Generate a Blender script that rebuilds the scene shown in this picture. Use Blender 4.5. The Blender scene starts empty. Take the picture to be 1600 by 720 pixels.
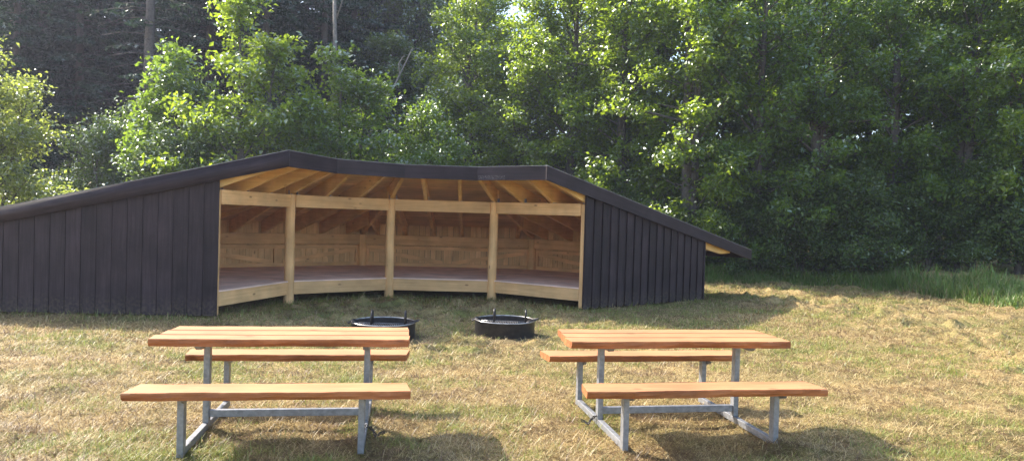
import bpy, math, random
import numpy as np
from mathutils import Matrix, Vector

R = math.radians
random.seed(7)
rng = np.random.default_rng(7)
scene = bpy.context.scene
COL = scene.collection

# ------------------------------------------------------------------ helpers
def tag(o, label=None, cat=None, group=None, kind=None):
    if label: o['label'] = label
    if cat: o['category'] = cat
    if group: o['group'] = group
    if kind: o['kind'] = kind
    return o

def empty(name, loc=(0, 0, 0), rz=0.0):
    o = bpy.data.objects.new(name, None)
    o.location = loc
    o.rotation_euler = (0, 0, rz)
    o.empty_display_size = 0.2
    COL.objects.link(o)
    return o

def link_mesh(name, me, mat, parent=None, M=None):
    o = bpy.data.objects.new(name, me)
    if mat and not me.materials:
        me.materials.append(mat)
    COL.objects.link(o)
    if parent is not None:
        o.parent = parent
    if M is not None:
        o.matrix_local = M
    return o

class MB:
    def __init__(s):
        s.v = []; s.f = []
    def add(s, vs, fs):
        b = len(s.v)
        s.v += [tuple(v) for v in vs]
        s.f += [tuple(b + i for i in f) for f in fs]
    def box(s, x0, x1, y0, y1, z0, z1):
        s.add([(x0,y0,z0),(x1,y0,z0),(x1,y1,z0),(x0,y1,z0),(x0,y0,z1),(x1,y0,z1),(x1,y1,z1),(x0,y1,z1)],
              [(3,2,1,0),(4,5,6,7),(0,1,5,4),(1,2,6,5),(2,3,7,6),(3,0,4,7)])
    def hexa(s, p):      # 8 points, bottom loop ccw then top loop
        s.add(p, [(3,2,1,0),(4,5,6,7),(0,1,5,4),(1,2,6,5),(2,3,7,6),(3,0,4,7)])
    def prism_x(s, poly, x0, x1):      # poly in (y, z), extruded along x
        n = len(poly)
        vs = [(x0, y, z) for y, z in poly] + [(x1, y, z) for y, z in poly]
        fs = [tuple(range(n - 1, -1, -1)), tuple(range(n, 2 * n))]
        fs += [(i, (i + 1) % n, n + (i + 1) % n, n + i) for i in range(n)]
        s.add(vs, fs)
    def tube(s, pts, rad, seg=8, cap=True):
        pts = [Vector(p) for p in pts]
        n = len(pts)
        if not hasattr(rad, '__len__'): rad = [rad] * n
        b = len(s.v)
        ref = None
        for i in range(n):
            t = (pts[min(i + 1, n - 1)] - pts[max(i - 1, 0)])
            if t.length < 1e-9: t = Vector((0, 0, 1))
            t.normalize()
            if ref is None:
                ref = Vector((1, 0, 0)) if abs(t.x) < .8 else Vector((0, 1, 0))
            u = (ref - t * ref.dot(t))
            if u.length < 1e-6: u = Vector((0, 1, 0)) - t * t.y
            u.normalize(); ref = u
            w = t.cross(u)
            for k in range(seg):
                a = 2 * math.pi * k / seg
                s.v.append(tuple(pts[i] + (u * math.cos(a) + w * math.sin(a)) * rad[i]))
        for i in range(n - 1):
            for k in range(seg):
                k2 = (k + 1) % seg
                s.f.append((b + i*seg + k, b + i*seg + k2, b + (i+1)*seg + k2, b + (i+1)*seg + k))
        if cap:
            s.f.append(tuple(b + k for k in range(seg - 1, -1, -1)))
            s.f.append(tuple(b + (n-1)*seg + k for k in range(seg)))
    def mesh(s, name, smooth=False):
        me = bpy.data.meshes.new(name)
        me.from_pydata(s.v, [], s.f)
        me.update()
        if smooth:
            me.polygons.foreach_set('use_smooth', [True] * len(me.polygons))
        return me
    def build(s, name, mat, parent=None, M=None, smooth=False, bevel=0.0):
        o = link_mesh(name, s.mesh(name, smooth), mat, parent, M)
        if bevel:
            m = o.modifiers.new('bevel', 'BEVEL'); m.width = bevel; m.segments = 2; m.limit_method = 'ANGLE'
        return o

def np_mesh(name, verts, faces, cols=None, smooth=False):
    """verts (n,3), faces (m,k) all same k; cols (n,3) optional point colours"""
    me = bpy.data.meshes.new(name)
    n, (m, k) = len(verts), faces.shape
    me.vertices.add(n); me.vertices.foreach_set('co', verts.astype(np.float32).ravel())
    me.loops.add(m * k); me.loops.foreach_set('vertex_index', faces.astype(np.int32).ravel())
    me.polygons.add(m)
    me.polygons.foreach_set('loop_start', np.arange(0, m * k, k, dtype=np.int32))
    me.polygons.foreach_set('loop_total', np.full(m, k, dtype=np.int32))
    if smooth:
        me.polygons.foreach_set('use_smooth', np.ones(m, dtype=bool))
    me.update(calc_edges=True)
    if cols is not None:
        at = me.color_attributes.new('tint', 'FLOAT_COLOR', 'POINT')
        c4 = np.ones((n, 4), np.float32); c4[:, :3] = cols
        at.data.foreach_set('color', c4.ravel())
    return me

def _hash(ix, iy, seed):
    h = (ix * 374761393 + iy * 668265263 + seed * 974634777) & 0xffffffff
    h = ((h ^ (h >> 13)) * 1274126177) & 0xffffffff
    h = h ^ (h >> 16)
    return (h & 0xffff) / 65535.0

def vnoise(x, y, seed=0):
    x = np.asarray(x, float); y = np.asarray(y, float)
    ix = np.floor(x).astype(np.int64); iy = np.floor(y).astype(np.int64)
    fx = x - ix; fy = y - iy
    fx = fx * fx * (3 - 2 * fx); fy = fy * fy * (3 - 2 * fy)
    a = _hash(ix, iy, seed); b = _hash(ix + 1, iy, seed)
    c = _hash(ix, iy + 1, seed); d = _hash(ix + 1, iy + 1, seed)
    return (a * (1 - fx) + b * fx) * (1 - fy) + (c * (1 - fx) + d * fx) * fy

def fbm(x, y, seed=0, octv=4):
    s = 0; a = .5; t = 0
    for i in range(octv):
        s = s + a * vnoise(x * 2**i, y * 2**i, seed + i * 17); t += a; a *= .5
    return s / t

# ------------------------------------------------------------------ materials
def new_mat(name):
    m = bpy.data.materials.new(name); m.use_nodes = True
    nt = m.node_tree; nt.nodes.clear()
    out = nt.nodes.new('ShaderNodeOutputMaterial')
    return m, nt, out

def N(nt, typ, **kw):
    n = nt.nodes.new(typ)
    for k, v in kw.items():
        setattr(n, k, v)
    return n

def ramp(nt, fac, stops):
    r = N(nt, 'ShaderNodeValToRGB')
    e = r.color_ramp.elements
    while len(e) < len(stops): e.new(.5)
    for i, (p, c) in enumerate(stops):
        e[i].position = p
        e[i].color = c if len(c) == 4 else (*c, 1)
    nt.links.new(fac, r.inputs[0])
    return r.outputs[0]

def math_n(nt, op, a, b=None):
    n = N(nt, 'ShaderNodeMath', operation=op)
    for i, x in enumerate((a, b)):
        if x is None: continue
        if isinstance(x, (int, float)): n.inputs[i].default_value = x
        else: nt.links.new(x, n.inputs[i])
    return n.outputs[0]

def mix_c(nt, fac, a, b, blend='MIX'):
    n = N(nt, 'ShaderNodeMix', data_type='RGBA', blend_type=blend)
    for sock, x in ((n.inputs[0], fac), (n.inputs[6], a), (n.inputs[7], b)):
        if isinstance(x, (int, float)): sock.default_value = x
        elif isinstance(x, tuple): sock.default_value = (*x, 1)
        else: nt.links.new(x, sock)
    return n.outputs[2]

def wood(name, dark, light, axis, rough=.6, knots=0.0, island=.25, grain=1.0, spec=.3, grooves=None, bump=.25, blotch=0.0, scuff=None, splash=False):
    """planed or stained timber with grain along a local axis"""
    m, nt, out = new_mat(name)
    L = nt.links.new
    tc = N(nt, 'ShaderNodeTexCoord')
    oi = N(nt, 'ShaderNodeObjectInfo')
    geo = N(nt, 'ShaderNodeNewGeometry')
    off = N(nt, 'ShaderNodeVectorMath', operation='ADD')
    L(tc.outputs['Object'], off.inputs[0])
    rv = math_n(nt, 'MULTIPLY', oi.outputs['Random'], 37.0)
    ri = math_n(nt, 'MULTIPLY', geo.outputs['Random Per Island'], 23.0)
    rs = math_n(nt, 'ADD', rv, ri)
    cb = N(nt, 'ShaderNodeCombineXYZ')
    for i in range(3): L(rs, cb.inputs[i])
    L(cb.outputs[0], off.inputs[1])
    mp = N(nt, 'ShaderNodeMapping')
    sc = [26.0 * grain] * 3; sc[axis] = 1.3
    mp.inputs['Scale'].default_value = sc
    L(off.outputs[0], mp.inputs[0])
    n1 = N(nt, 'ShaderNodeTexNoise'); n1.inputs['Scale'].default_value = 1.0
    n1.inputs['Detail'].default_value = 5; n1.inputs['Roughness'].default_value = .65
    n1.inputs['Distortion'].default_value = .6
    L(mp.outputs[0], n1.inputs['Vector'])
    col = ramp(nt, n1.outputs['Fac'], [(.28, dark), (.72, light)])
    n2 = N(nt, 'ShaderNodeTexNoise'); n2.inputs['Scale'].default_value = 2.3; n2.inputs['Detail'].default_value = 3
    L(off.outputs[0], n2.inputs['Vector'])
    v = N(nt, 'ShaderNodeMapRange'); v.inputs[1].default_value = .3; v.inputs[2].default_value = .7
    v.inputs[3].default_value = 1 - .22 - blotch; v.inputs[4].default_value = 1.12 + blotch
    L(n2.outputs['Fac'], v.inputs[0])
    ivar = N(nt, 'ShaderNodeMapRange'); ivar.inputs[3].default_value = 1 - island; ivar.inputs[4].default_value = 1 + island
    L(geo.outputs['Random Per Island'], ivar.inputs[0])
    ovar = N(nt, 'ShaderNodeMapRange'); ovar.inputs[3].default_value = 1 - island * .6; ovar.inputs[4].default_value = 1 + island * .6
    L(oi.outputs['Random'], ovar.inputs[0])
    k = math_n(nt, 'MULTIPLY', math_n(nt, 'MULTIPLY', v.outputs[0], ivar.outputs[0]), ovar.outputs[0])
    kc = N(nt, 'ShaderNodeCombineXYZ')
    for i in range(3): L(k, kc.inputs[i])
    col = mix_c(nt, 1.0, col, kc.outputs[0], 'MULTIPLY')
    if knots:
        mk = N(nt, 'ShaderNodeMapping')
        s2 = [5.5] * 3; s2[axis] = 2.6
        mk.inputs['Scale'].default_value = s2
        L(off.outputs[0], mk.inputs[0])
        vo = N(nt, 'ShaderNodeTexVoronoi'); vo.inputs['Scale'].default_value = 1.0
        L(mk.outputs[0], vo.inputs['Vector'])
        kf = ramp(nt, vo.outputs['Distance'], [(.05, (1, 1, 1)), (.13, (0, 0, 0))])
        kf = math_n(nt, 'MULTIPLY', kf, knots)
        col = mix_c(nt, kf, col, (dark[0] * .33, dark[1] * .25, dark[2] * .22))
    hgt = n1.outputs['Fac']
    if grooves:
        ax, step = grooves
        sx = N(nt, 'ShaderNodeSeparateXYZ'); L(tc.outputs['Object'], sx.inputs[0])
        fr = math_n(nt, 'FRACT', math_n(nt, 'DIVIDE', sx.outputs[ax], step))
        gr = math_n(nt, 'GREATER_THAN', fr, .05)
        g3 = math_n(nt, 'ADD', math_n(nt, 'MULTIPLY', gr, .6), .4)
        gc = N(nt, 'ShaderNodeCombineXYZ')
        for i in range(3): L(g3, gc.inputs[i])
        col = mix_c(nt, 1.0, col, gc.outputs[0], 'MULTIPLY')
        fl = math_n(nt, 'FLOOR', math_n(nt, 'DIVIDE', sx.outputs[ax], step))
        wn = N(nt, 'ShaderNodeTexWhiteNoise', noise_dimensions='1D'); L(fl, wn.inputs['W'])
        bv = N(nt, 'ShaderNodeMapRange'); bv.inputs[3].default_value = .82; bv.inputs[4].default_value = 1.1
        L(wn.outputs['Value'], bv.inputs[0])
        bc = N(nt, 'ShaderNodeCombineXYZ')
        for i in range(3): L(bv.outputs[0], bc.inputs[i])
        col = mix_c(nt, 1.0, col, bc.outputs[0], 'MULTIPLY')
    if scuff:   # pale scraped patch (x0,x1,z0,z1) in local coordinates
        x0, x1, z0, z1 = scuff
        sx = N(nt, 'ShaderNodeSeparateXYZ'); L(tc.outputs['Object'], sx.inputs[0])
        mk = math_n(nt, 'MULTIPLY', math_n(nt, 'MULTIPLY', math_n(nt, 'GREATER_THAN', sx.outputs[0], x0), math_n(nt, 'LESS_THAN', sx.outputs[0], x1)),
                    math_n(nt, 'MULTIPLY', math_n(nt, 'GREATER_THAN', sx.outputs[2], z0), math_n(nt, 'LESS_THAN', sx.outputs[2], z1)))
        n5 = N(nt, 'ShaderNodeTexNoise'); n5.inputs['Scale'].default_value = 55; n5.inputs['Detail'].default_value = 3
        L(tc.outputs['Object'], n5.inputs['Vector'])
        sf = ramp(nt, n5.outputs['Fac'], [(.5, (0, 0, 0)), (.6, (1, 1, 1))])
        col = mix_c(nt, math_n(nt, 'MULTIPLY', math_n(nt, 'MULTIPLY', mk, sf), .55), col, (.22, .20, .19))
    if splash:   # dried soil and hay dust thrown up on the foot of the boards
        sx = N(nt, 'ShaderNodeSeparateXYZ'); L(tc.outputs['Object'], sx.inputs[0])
        n6 = N(nt, 'ShaderNodeTexNoise'); n6.inputs['Scale'].default_value = 22; n6.inputs['Detail'].default_value = 5
        L(tc.outputs['Object'], n6.inputs['Vector'])
        low = N(nt, 'ShaderNodeMapRange'); low.inputs[1].default_value = 0; low.inputs[2].default_value = .34; low.inputs[3].default_value = .62; low.inputs[4].default_value = 0
        L(sx.outputs[2], low.inputs[0])
        sf = math_n(nt, 'MULTIPLY', low.outputs[0], ramp(nt, n6.outputs['Fac'], [(.42, (0, 0, 0)), (.66, (1, 1, 1))]))
        n7 = N(nt, 'ShaderNodeTexNoise'); n7.inputs['Scale'].default_value = 90; n7.inputs['Detail'].default_value = 1
        L(tc.outputs['Object'], n7.inputs['Vector'])
        sf = math_n(nt, 'ADD', sf, math_n(nt, 'MULTIPLY', math_n(nt, 'GREATER_THAN', n7.outputs['Fac'], .745), .5))
        col = mix_c(nt, sf, col, (.13, .095, .06))
    p = N(nt, 'ShaderNodeBsdfPrincipled')
    p.inputs['Roughness'].default_value = rough
    p.inputs['Specular IOR Level'].default_value = spec
    L(col, p.inputs['Base Color'])
    bp = N(nt, 'ShaderNodeBump'); bp.inputs['Strength'].default_value = bump; bp.inputs['Distance'].default_value = .004
    L(hgt, bp.inputs['Height']); L(bp.outputs[0], p.inputs['Normal'])
    L(p.outputs[0], out.inputs[0])
    return m

PINE_D, PINE_L = (.68, .38, .155), (.87, .55, .26)
pine = {a: wood('pine_%s' % 'xyz'[a], PINE_D, PINE_L, a, knots=.75, island=.12) for a in range(3)}
pine_board_z = wood('pine_boards', (.66, .38, .16), (.84, .56, .27), 2, knots=.6, island=.12)
raft_wood = wood('rafter_pine', (.64, .36, .115), (.82, .53, .20), 1, knots=.5, island=.12)
deck_wood = wood('roof_deck_pine', (.68, .41, .14), (.84, .57, .235), 0, knots=.4, grooves=(1, .125), island=.05)
ply = wood('plywood', (.78, .53, .40), (.90, .66, .52), 0, rough=.85, spec=.1, knots=.0, island=.08, grain=.6)
BLK_D, BLK_L = (.015, .0098, .0118), (.042, .028, .033)
black_z = wood('black_stained_z', BLK_D, BLK_L, 2, splash=True, rough=.62, island=.15, spec=.22, blotch=.18, bump=.8)
black_x = wood('black_stained_x', BLK_D, BLK_L, 0, rough=.62, island=.12, spec=.22, blotch=.18, bump=.8)
black_y = wood('black_stained_y', BLK_D, BLK_L, 1, rough=.6, island=.12, spec=.22, blotch=.18, bump=.8)
black_scuff = wood('black_stained_scuffed', BLK_D, BLK_L, 0, rough=.62, island=.12, spec=.22, blotch=.18, bump=.8, scuff=(-.62, -.05, 2.28, 2.345))
larch_top = wood('larch_planks', (.385, .17, .073), (.525, .255, .118), 0, rough=.6, knots=.55, island=.08, spec=.25, bump=.2)

larch_edge = wood('larch_waney_edge_shaded', (.24, .075, .025), (.46, .18, .065), 0, rough=.7, knots=.5, island=.05, spec=.25, bump=.9, blotch=.15, grain=.8)  # waney edge tone, darkened further for the shade on plank sides

def simple(name, col, rough=.5, metal=0.0, spec=.5, var=.15, scale=14, bump=0.0):
    m, nt, out = new_mat(name)
    tc = N(nt, 'ShaderNodeTexCoord')
    n = N(nt, 'ShaderNodeTexNoise'); n.inputs['Scale'].default_value = scale; n.inputs['Detail'].default_value = 4
    nt.links.new(tc.outputs['Object'], n.inputs['Vector'])
    c = ramp(nt, n.outputs['Fac'], [(.3, tuple(x * (1 - var) for x in col)), (.7, tuple(min(1, x * (1 + var)) for x in col))])
    p = N(nt, 'ShaderNodeBsdfPrincipled')
    p.inputs['Roughness'].default_value = rough; p.inputs['Metallic'].default_value = metal
    p.inputs['Specular IOR Level'].default_value = spec
    nt.links.new(c, p.inputs['Base Color'])
    if bump:
        b = N(nt, 'ShaderNodeBump'); b.inputs['Strength'].default_value = bump; b.inputs['Distance'].default_value = .01
        nt.links.new(n.outputs['Fac'], b.inputs['Height']); nt.links.new(b.outputs[0], p.inputs['Normal'])
    nt.links.new(p.outputs[0], out.inputs[0])
    return m

felt = simple('roofing_felt', (.020, .0185, .019), .95, spec=.08, var=.3, scale=30, bump=.4)
glint = simple('edge_glint', (.20, .19, .185), .6, var=.45, scale=9)  # pale tone for strips added as a sunlit highlight along the roof edges
galv = simple('galvanised_steel', (.27, .275, .29), .5, metal=.5, var=.22, scale=30)
black_steel = simple('blackened_steel', (.032, .028, .028), .42, metal=.3, var=.35, scale=18, bump=.1)
bar_steel = simple('bare_grate_steel', (.30, .29, .28), .4, metal=.8, var=.25, scale=25)
rim_steel = simple('rim_glint_steel', (.34, .33, .32), .3, metal=.8, var=.35, scale=16)  # worn rim steel, coloured brighter to carry the sun glint
ash_m = simple('ash', (.10, .09, .085), .95, var=.5, scale=25, bump=.6)

def leaf_mat(name, c0, c1, trans, tfac=.45, gloss=.12, rough=.38):
    m, nt, out = new_mat(name)
    L = nt.links.new
    geo = N(nt, 'ShaderNodeNewGeometry')
    col = ramp(nt, geo.outputs['Random Per Island'], [(0, c0), (1, c1)])
    k = N(nt, 'ShaderNodeMapRange'); k.inputs[3].default_value = .65; k.inputs[4].default_value = 1.2
    L(geo.outputs['Random Per Island'], k.inputs[0])
    kc = N(nt, 'ShaderNodeCombineXYZ')
    for i in range(3): L(k.outputs[0], kc.inputs[i])
    tcol = mix_c(nt, 1.0, trans, kc.outputs[0], 'MULTIPLY')
    d = N(nt, 'ShaderNodeBsdfDiffuse'); L(col, d.inputs[0])
    t = N(nt, 'ShaderNodeBsdfTranslucent'); L(tcol, t.inputs[0])
    g = N(nt, 'ShaderNodeBsdfGlossy'); g.inputs['Roughness'].default_value = rough
    g.inputs['Color'].default_value = (.8, .85, .8, 1)
    mx = N(nt, 'ShaderNodeMixShader'); mx.inputs[0].default_value = tfac
    L(d.outputs[0], mx.inputs[1]); L(t.outputs[0], mx.inputs[2])
    fr = N(nt, 'ShaderNodeFresnel'); fr.inputs[0].default_value = 1.4
    mx2 = N(nt, 'ShaderNodeMixShader')
    L(math_n(nt, 'MULTIPLY', fr.outputs[0], gloss * 6), mx2.inputs[0])
    L(mx.outputs[0], mx2.inputs[1]); L(g.outputs[0], mx2.inputs[2])
    L(mx2.outputs[0], out.inputs[0])
    return m

leaf_bright = leaf_mat('young_and_sunlit_leaves', (.070, .120, .014), (.120, .170, .022), (.40, .54, .035), .55, .05)  # on the lit alders this brighter leaf colour stands in for sunlight
leaf_mid = leaf_mat('alder_leaves', (.058, .108, .017), (.098, .145, .024), (.30, .45, .035), .52, .05)
leaf_dark = leaf_mat('shaded_leaves', (.058, .098, .025), (.092, .135, .034), (.21, .31, .045), .45, .05)
leaf_olive = leaf_mat('willow_leaves', (.085, .11, .030), (.14, .16, .045), (.44, .52, .09), .55, .04)
needle = leaf_mat('spruce_needles', (.018, .042, .026), (.034, .064, .036), (.05, .10, .04), .25, .03)

bark = simple('bark', (.10, .085, .075), .9, var=.4, scale=20, bump=.8)
bark_pale = simple('pale_bark', (.20, .175, .15), .85, var=.3, scale=14, bump=.5)

def blade_mat(name, tfac=.35):
    m, nt, out = new_mat(name)
    L = nt.links.new
    at = N(nt, 'ShaderNodeAttribute'); at.attribute_name = 'tint'
    d = N(nt, 'ShaderNodeBsdfDiffuse'); L(at.outputs['Color'], d.inputs[0])
    t = N(nt, 'ShaderNodeBsdfTranslucent'); L(at.outputs['Color'], t.inputs[0])
    mx = N(nt, 'ShaderNodeMixShader'); mx.inputs[0].default_value = tfac
    L(d.outputs[0], mx.inputs[1]); L(t.outputs[0], mx.inputs[2])
    g = N(nt, 'ShaderNodeBsdfGlossy'); g.inputs['Roughness'].default_value = .45
    mx2 = N(nt, 'ShaderNodeMixShader'); mx2.inputs[0].default_value = .05
    L(mx.outputs[0], mx2.inputs[1]); L(g.outputs[0], mx2.inputs[2])
    L(mx2.outputs[0], out.inputs[0])
    return m
blade_m = blade_mat('grass_blades')

# ------------------------------------------------------------------ camera
F = 1110.0
cam_d = bpy.data.cameras.new('camera'); cam = bpy.data.objects.new('camera', cam_d); COL.objects.link(cam)
cam_d.sensor_fit = 'HORIZONTAL'; cam_d.sensor_width = 36; cam_d.lens = 36 * F / 1600
cam_d.clip_end = 2000; cam_d.clip_start = .05
PITCH, ROLL, HC = 19 / F, .030, 1.6
fw = Vector((0, math.cos(PITCH), -math.sin(PITCH))); R0 = Vector((1, 0, 0)); U0 = Vector((0, math.sin(PITCH), math.cos(PITCH)))
rt = R0 * math.cos(ROLL) + U0 * math.sin(ROLL); up = -R0 * math.sin(ROLL) + U0 * math.cos(ROLL)
Mc = Matrix((rt, up, -fw)).transposed().to_4x4(); Mc.translation = (0, 0, HC)
cam.matrix_world = Mc
scene.camera = cam

# ------------------------------------------------------------------ light
SUN_AZ, SUN_EL = 58.0, 39.0            # degrees left of the view direction, above horizon
S = Vector((-math.sin(R(SUN_AZ)) * math.cos(R(SUN_EL)), math.cos(R(SUN_AZ)) * math.cos(R(SUN_EL)), math.sin(R(SUN_EL))))
sun_d = bpy.data.lights.new('sun', 'SUN'); sun_d.energy = 3.5; sun_d.angle = R(.53); sun_d.color = (1.0, .93, .82)
sun = bpy.data.objects.new('sun', sun_d); sun.rotation_euler = S.to_track_quat('Z', 'Y').to_euler(); COL.objects.link(sun)
sun.location = (0, 0, 30)
w = bpy.data.worlds.new('World'); scene.world = w; w.use_nodes = True
nt = w.node_tree; nt.nodes.clear()
wo = nt.nodes.new('ShaderNodeOutputWorld'); bg = nt.nodes.new('ShaderNodeBackground'); sk = nt.nodes.new('ShaderNodeTexSky')
sk.sky_type = 'NISHITA'; sk.sun_disc = False; sk.sun_elevation = R(SUN_EL); sk.sun_rotation = R(-SUN_AZ)
sk.air_density = 1.0; sk.dust_density = 2.2; sk.ozone_density = 1.0
bg.inputs[1].default_value = .15
nt.links.new(sk.outputs[0], bg.inputs[0]); nt.links.new(bg.outputs[0], wo.inputs[0])
vs = scene.view_settings; vs.view_transform = 'Standard'; vs.look = 'None'; vs.gamma = 1; vs.exposure = 1.76; vs.use_curve_mapping = False
scene.cycles.max_bounces = 10; scene.cycles.diffuse_bounces = 7; scene.cycles.transmission_bounces = 5; scene.cycles.glossy_bounces = 3
scene.cycles.use_denoising = True

# ------------------------------------------------------------------ ground
CX, CY = -1.2, 10.77
def polar(x, y):
    dx, dy = x - CX, y - CY
    return np.hypot(dx, dy), np.degrees(np.arctan2(dy, dx)) % 360
PITS = [(-1.65, 9.32), (-.06, 9.84)]
def under_shelter(x, y, pad=0.0):
    r, a = polar(x, y)
    m = np.zeros(np.shape(x), bool)
    for mid in (165, 129, 93, 57):
        q = r * np.cos(np.radians(a - mid)); s = r * np.sin(np.radians(a - mid))
        m = m | ((q > 3.15 - pad) & (q < 6.4 + pad) & (np.abs(s) < q * math.tan(R(18)) + .06 + pad))
    return m
def wood_edge(x):
    x = np.asarray(x, float)
    return 19.5 - np.clip(x - 7.2, 0, 30) * .55 - np.clip(x - 9.9, 0, .75) * 6.5 - np.clip(x - 10.65, 0, 4) * .3
def ground_h(x, y):
    x = np.asarray(x, float); y = np.asarray(y, float)
    z = .05 * (fbm(x * .5, y * .5, 3, 2) - .5)
    clump = fbm(x * 3.1 + 5, y * 4.2, 11, 3)
    fade = np.clip((32 - y) / 12, 0, 1)
    z = z + fade * .20 * (np.clip(clump - .42, 0, 1) ** 1.1) * 2
    z = z + fade * .05 * (fbm(x * 11, y * 13, 23, 2) - .5)
    z = z + .10 * np.exp(-((x - 2.08) ** 2 + (y - 5.02) ** 2) / .05)
    rr, aa = polar(x, y)
    flat = np.clip((rr - 2.2) / .8, 0, 1) * np.clip((8.0 - rr) / 1.0, 0, 1)
    for (px, py) in PITS:
        z = z * (1 - .8 * np.clip((1.0 - np.hypot(x - px, y - py)) / .4, 0, 1))
    z = z * (1 - .75 * flat) - .02
    # bank under the trees on the right and at the back
    edge = wood_edge(x)
    z = z + .5 * np.clip((y - edge) / 6, 0, 1) ** 1.5
    return z

def axis(parts):
    out = []
    for a, b, s in parts:
        out.append(np.arange(a, b, s))
    return np.concatenate(out + [np.array([parts[-1][1]])])
gx = axis([(-600, -100, 100), (-100, -20, 8), (-20, -7, .35), (-7, 7.5, .045), (7.5, 20, .25), (20, 100, 8), (100, 600, 100)])
gy = axis([(-300, -20, 70), (-20, 2, 2), (2, 3.6, .2), (3.6, 10, .04), (10, 15.5, .08), (15.5, 26, .25), (26, 60, 3), (60, 900, 100)])
GX, GY = np.meshgrid(gx, gy)
GZ = ground_h(GX, GY)
nx, ny = len(gx), len(gy)
idx = np.arange(nx * ny).reshape(ny, nx)
fc = np.stack([idx[:-1, :-1], idx[:-1, 1:], idx[1:, 1:], idx[1:, :-1]], -1).reshape(-1, 4)

def green_amount(x, y):
    g = fbm(x * .55 + 9, y * .7, 41, 3)
    g2 = fbm(x * 2.6, y * 3.4 + 3, 47, 3)
    return np.clip((g * .55 + g2 * .75 - .615) * 4.2, 0, 1)

m_ground, nt, out = new_mat('dry_mown_meadow')
L = nt.links.new
tc = N(nt, 'ShaderNodeTexCoord')
n1 = N(nt, 'ShaderNodeTexNoise'); n1.inputs['Scale'].default_value = 5; n1.inputs['Detail'].default_value = 8; n1.inputs['Roughness'].default_value = .7
n2 = N(nt, 'ShaderNodeTexNoise'); n2.inputs['Scale'].default_value = .8; n2.inputs['Detail'].default_value = 5
mp = N(nt, 'ShaderNodeMapping'); mp.inputs['Scale'].default_value = (30, 90, 30); mp.inputs['Rotation'].default_value = (0, 0, .5)
L(tc.outputs['Object'], mp.inputs[0])
n3 = N(nt, 'ShaderNodeTexNoise'); n3.inputs['Scale'].default_value = 1; n3.inputs['Detail'].default_value = 4; n3.inputs['Distortion'].default_value = 1.5
L(mp.outputs[0], n3.inputs['Vector'])
for n in (n1, n2): L(tc.outputs['Object'], n.inputs['Vector'])
straw = ramp(nt, n3.outputs['Fac'], [(.3, (.16, .105, .045)), (.5, (.31, .225, .10)), (.72, (.46, .36, .18))])
grn = ramp(nt, n3.outputs['Fac'], [(.3, (.07, .085, .02)), (.7, (.20, .22, .06))])
gm = ramp(nt, n2.outputs['Fac'], [(.45, (0, 0, 0)), (.68, (.8, .8, .8))])
c = mix_c(nt, gm, straw, grn)
dk = ramp(nt, n1.outputs['Fac'], [(.28, (.35, .3, .25)), (.5, (1, 1, 1))])
c = mix_c(nt, 1.0, c, dk, 'MULTIPLY')
sa = N(nt, 'ShaderNodeAttribute'); sa.attribute_name = 'soil'
c = mix_c(nt, sa.outputs['Fac'], c, ramp(nt, n1.outputs['Fac'], [(.35, (.08, .06, .035)), (.65, (.19, .145, .08))]))
p = N(nt, 'ShaderNodeBsdfPrincipled'); p.inputs['Roughness'].default_value = .95; p.inputs['Specular IOR Level'].default_value = .1
L(c, p.inputs['Base Color'])
b = N(nt, 'ShaderNodeBump'); b.inputs['Strength'].default_value = .8; b.inputs['Distance'].default_value = .03
L(n1.outputs['Fac'], b.inputs['Height'])
b2 = N(nt, 'ShaderNodeBump'); b2.inputs['Strength'].default_value = .6; b2.inputs['Distance'].default_value = .01
L(n3.outputs['Fac'], b2.inputs['Height']); L(b.outputs[0], b2.inputs['Normal']); L(b2.outputs[0], p.inputs['Normal'])
L(p.outputs[0], out.inputs[0])
g_me = np_mesh('ground', np.stack([GX.ravel(), GY.ravel(), GZ.ravel()], -1), fc, smooth=True)
GROUND = link_mesh('ground', g_me, m_ground); tag(GROUND, kind='structure')

def blades(x, y, z, length, width, yaw, pitch, bend, col, name):
    """grass blades as bent tapering strips, two quads each"""
    n = len(x)
    dx, dy = np.cos(yaw), np.sin(yaw)
    sx, sy = -dy, dx
    P = np.zeros((n, 6, 3))
    pts = []
    px, py, pz = x.copy(), y.copy(), z.copy()
    pts.append((px, py, pz))
    for i in range(2):
        pt = pitch - bend * i
        h = length * .5
        px = px + dx * np.cos(pt) * h; py = py + dy * np.cos(pt) * h; pz = pz + np.sin(pt) * h
        pts.append((px, py, np.maximum(pz, z - .01)))
    for i, wf in enumerate((.5, .42, .1)):
        ax, ay, az = pts[i]
        P[:, 2*i] = np.stack([ax - sx * width * wf, ay - sy * width * wf, az], -1)
        P[:, 2*i+1] = np.stack([ax + sx * width * wf, ay + sy * width * wf, az], -1)
    base = (np.arange(n) * 6)[:, None]
    f = np.concatenate([base + np.array([0, 1, 3, 2]), base + np.array([2, 3, 5, 4])])
    cols = np.repeat(col, 6, axis=0)
    return np_mesh(name, P.reshape(-1, 3), f, cols)

def worn(x, y):
    m = 0
    for (px, py) in PITS:
        d = np.hypot(x - px, y - py)
        m = np.maximum(m, np.clip((.80 - d + .4 * (fbm(x * 3, y * 3, 61, 2) - .5)) / .35, 0, 1))
    return m
def sample_lawn(n, d0, d1, wid=.95):
    d = d0 * (d1 / d0) ** rng.random(n)
    x = (rng.random(n) * 2 - 1) * wid * d
    keep = ~under_shelter(x, d, -.25)
    for (px, py) in PITS:
        keep &= np.hypot(x - px, d - py) > .43
    keep &= rng.random(n) > .72 * worn(x, d)
    keep &= d < wood_edge(x) + .25
    return x[keep], d[keep]

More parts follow.
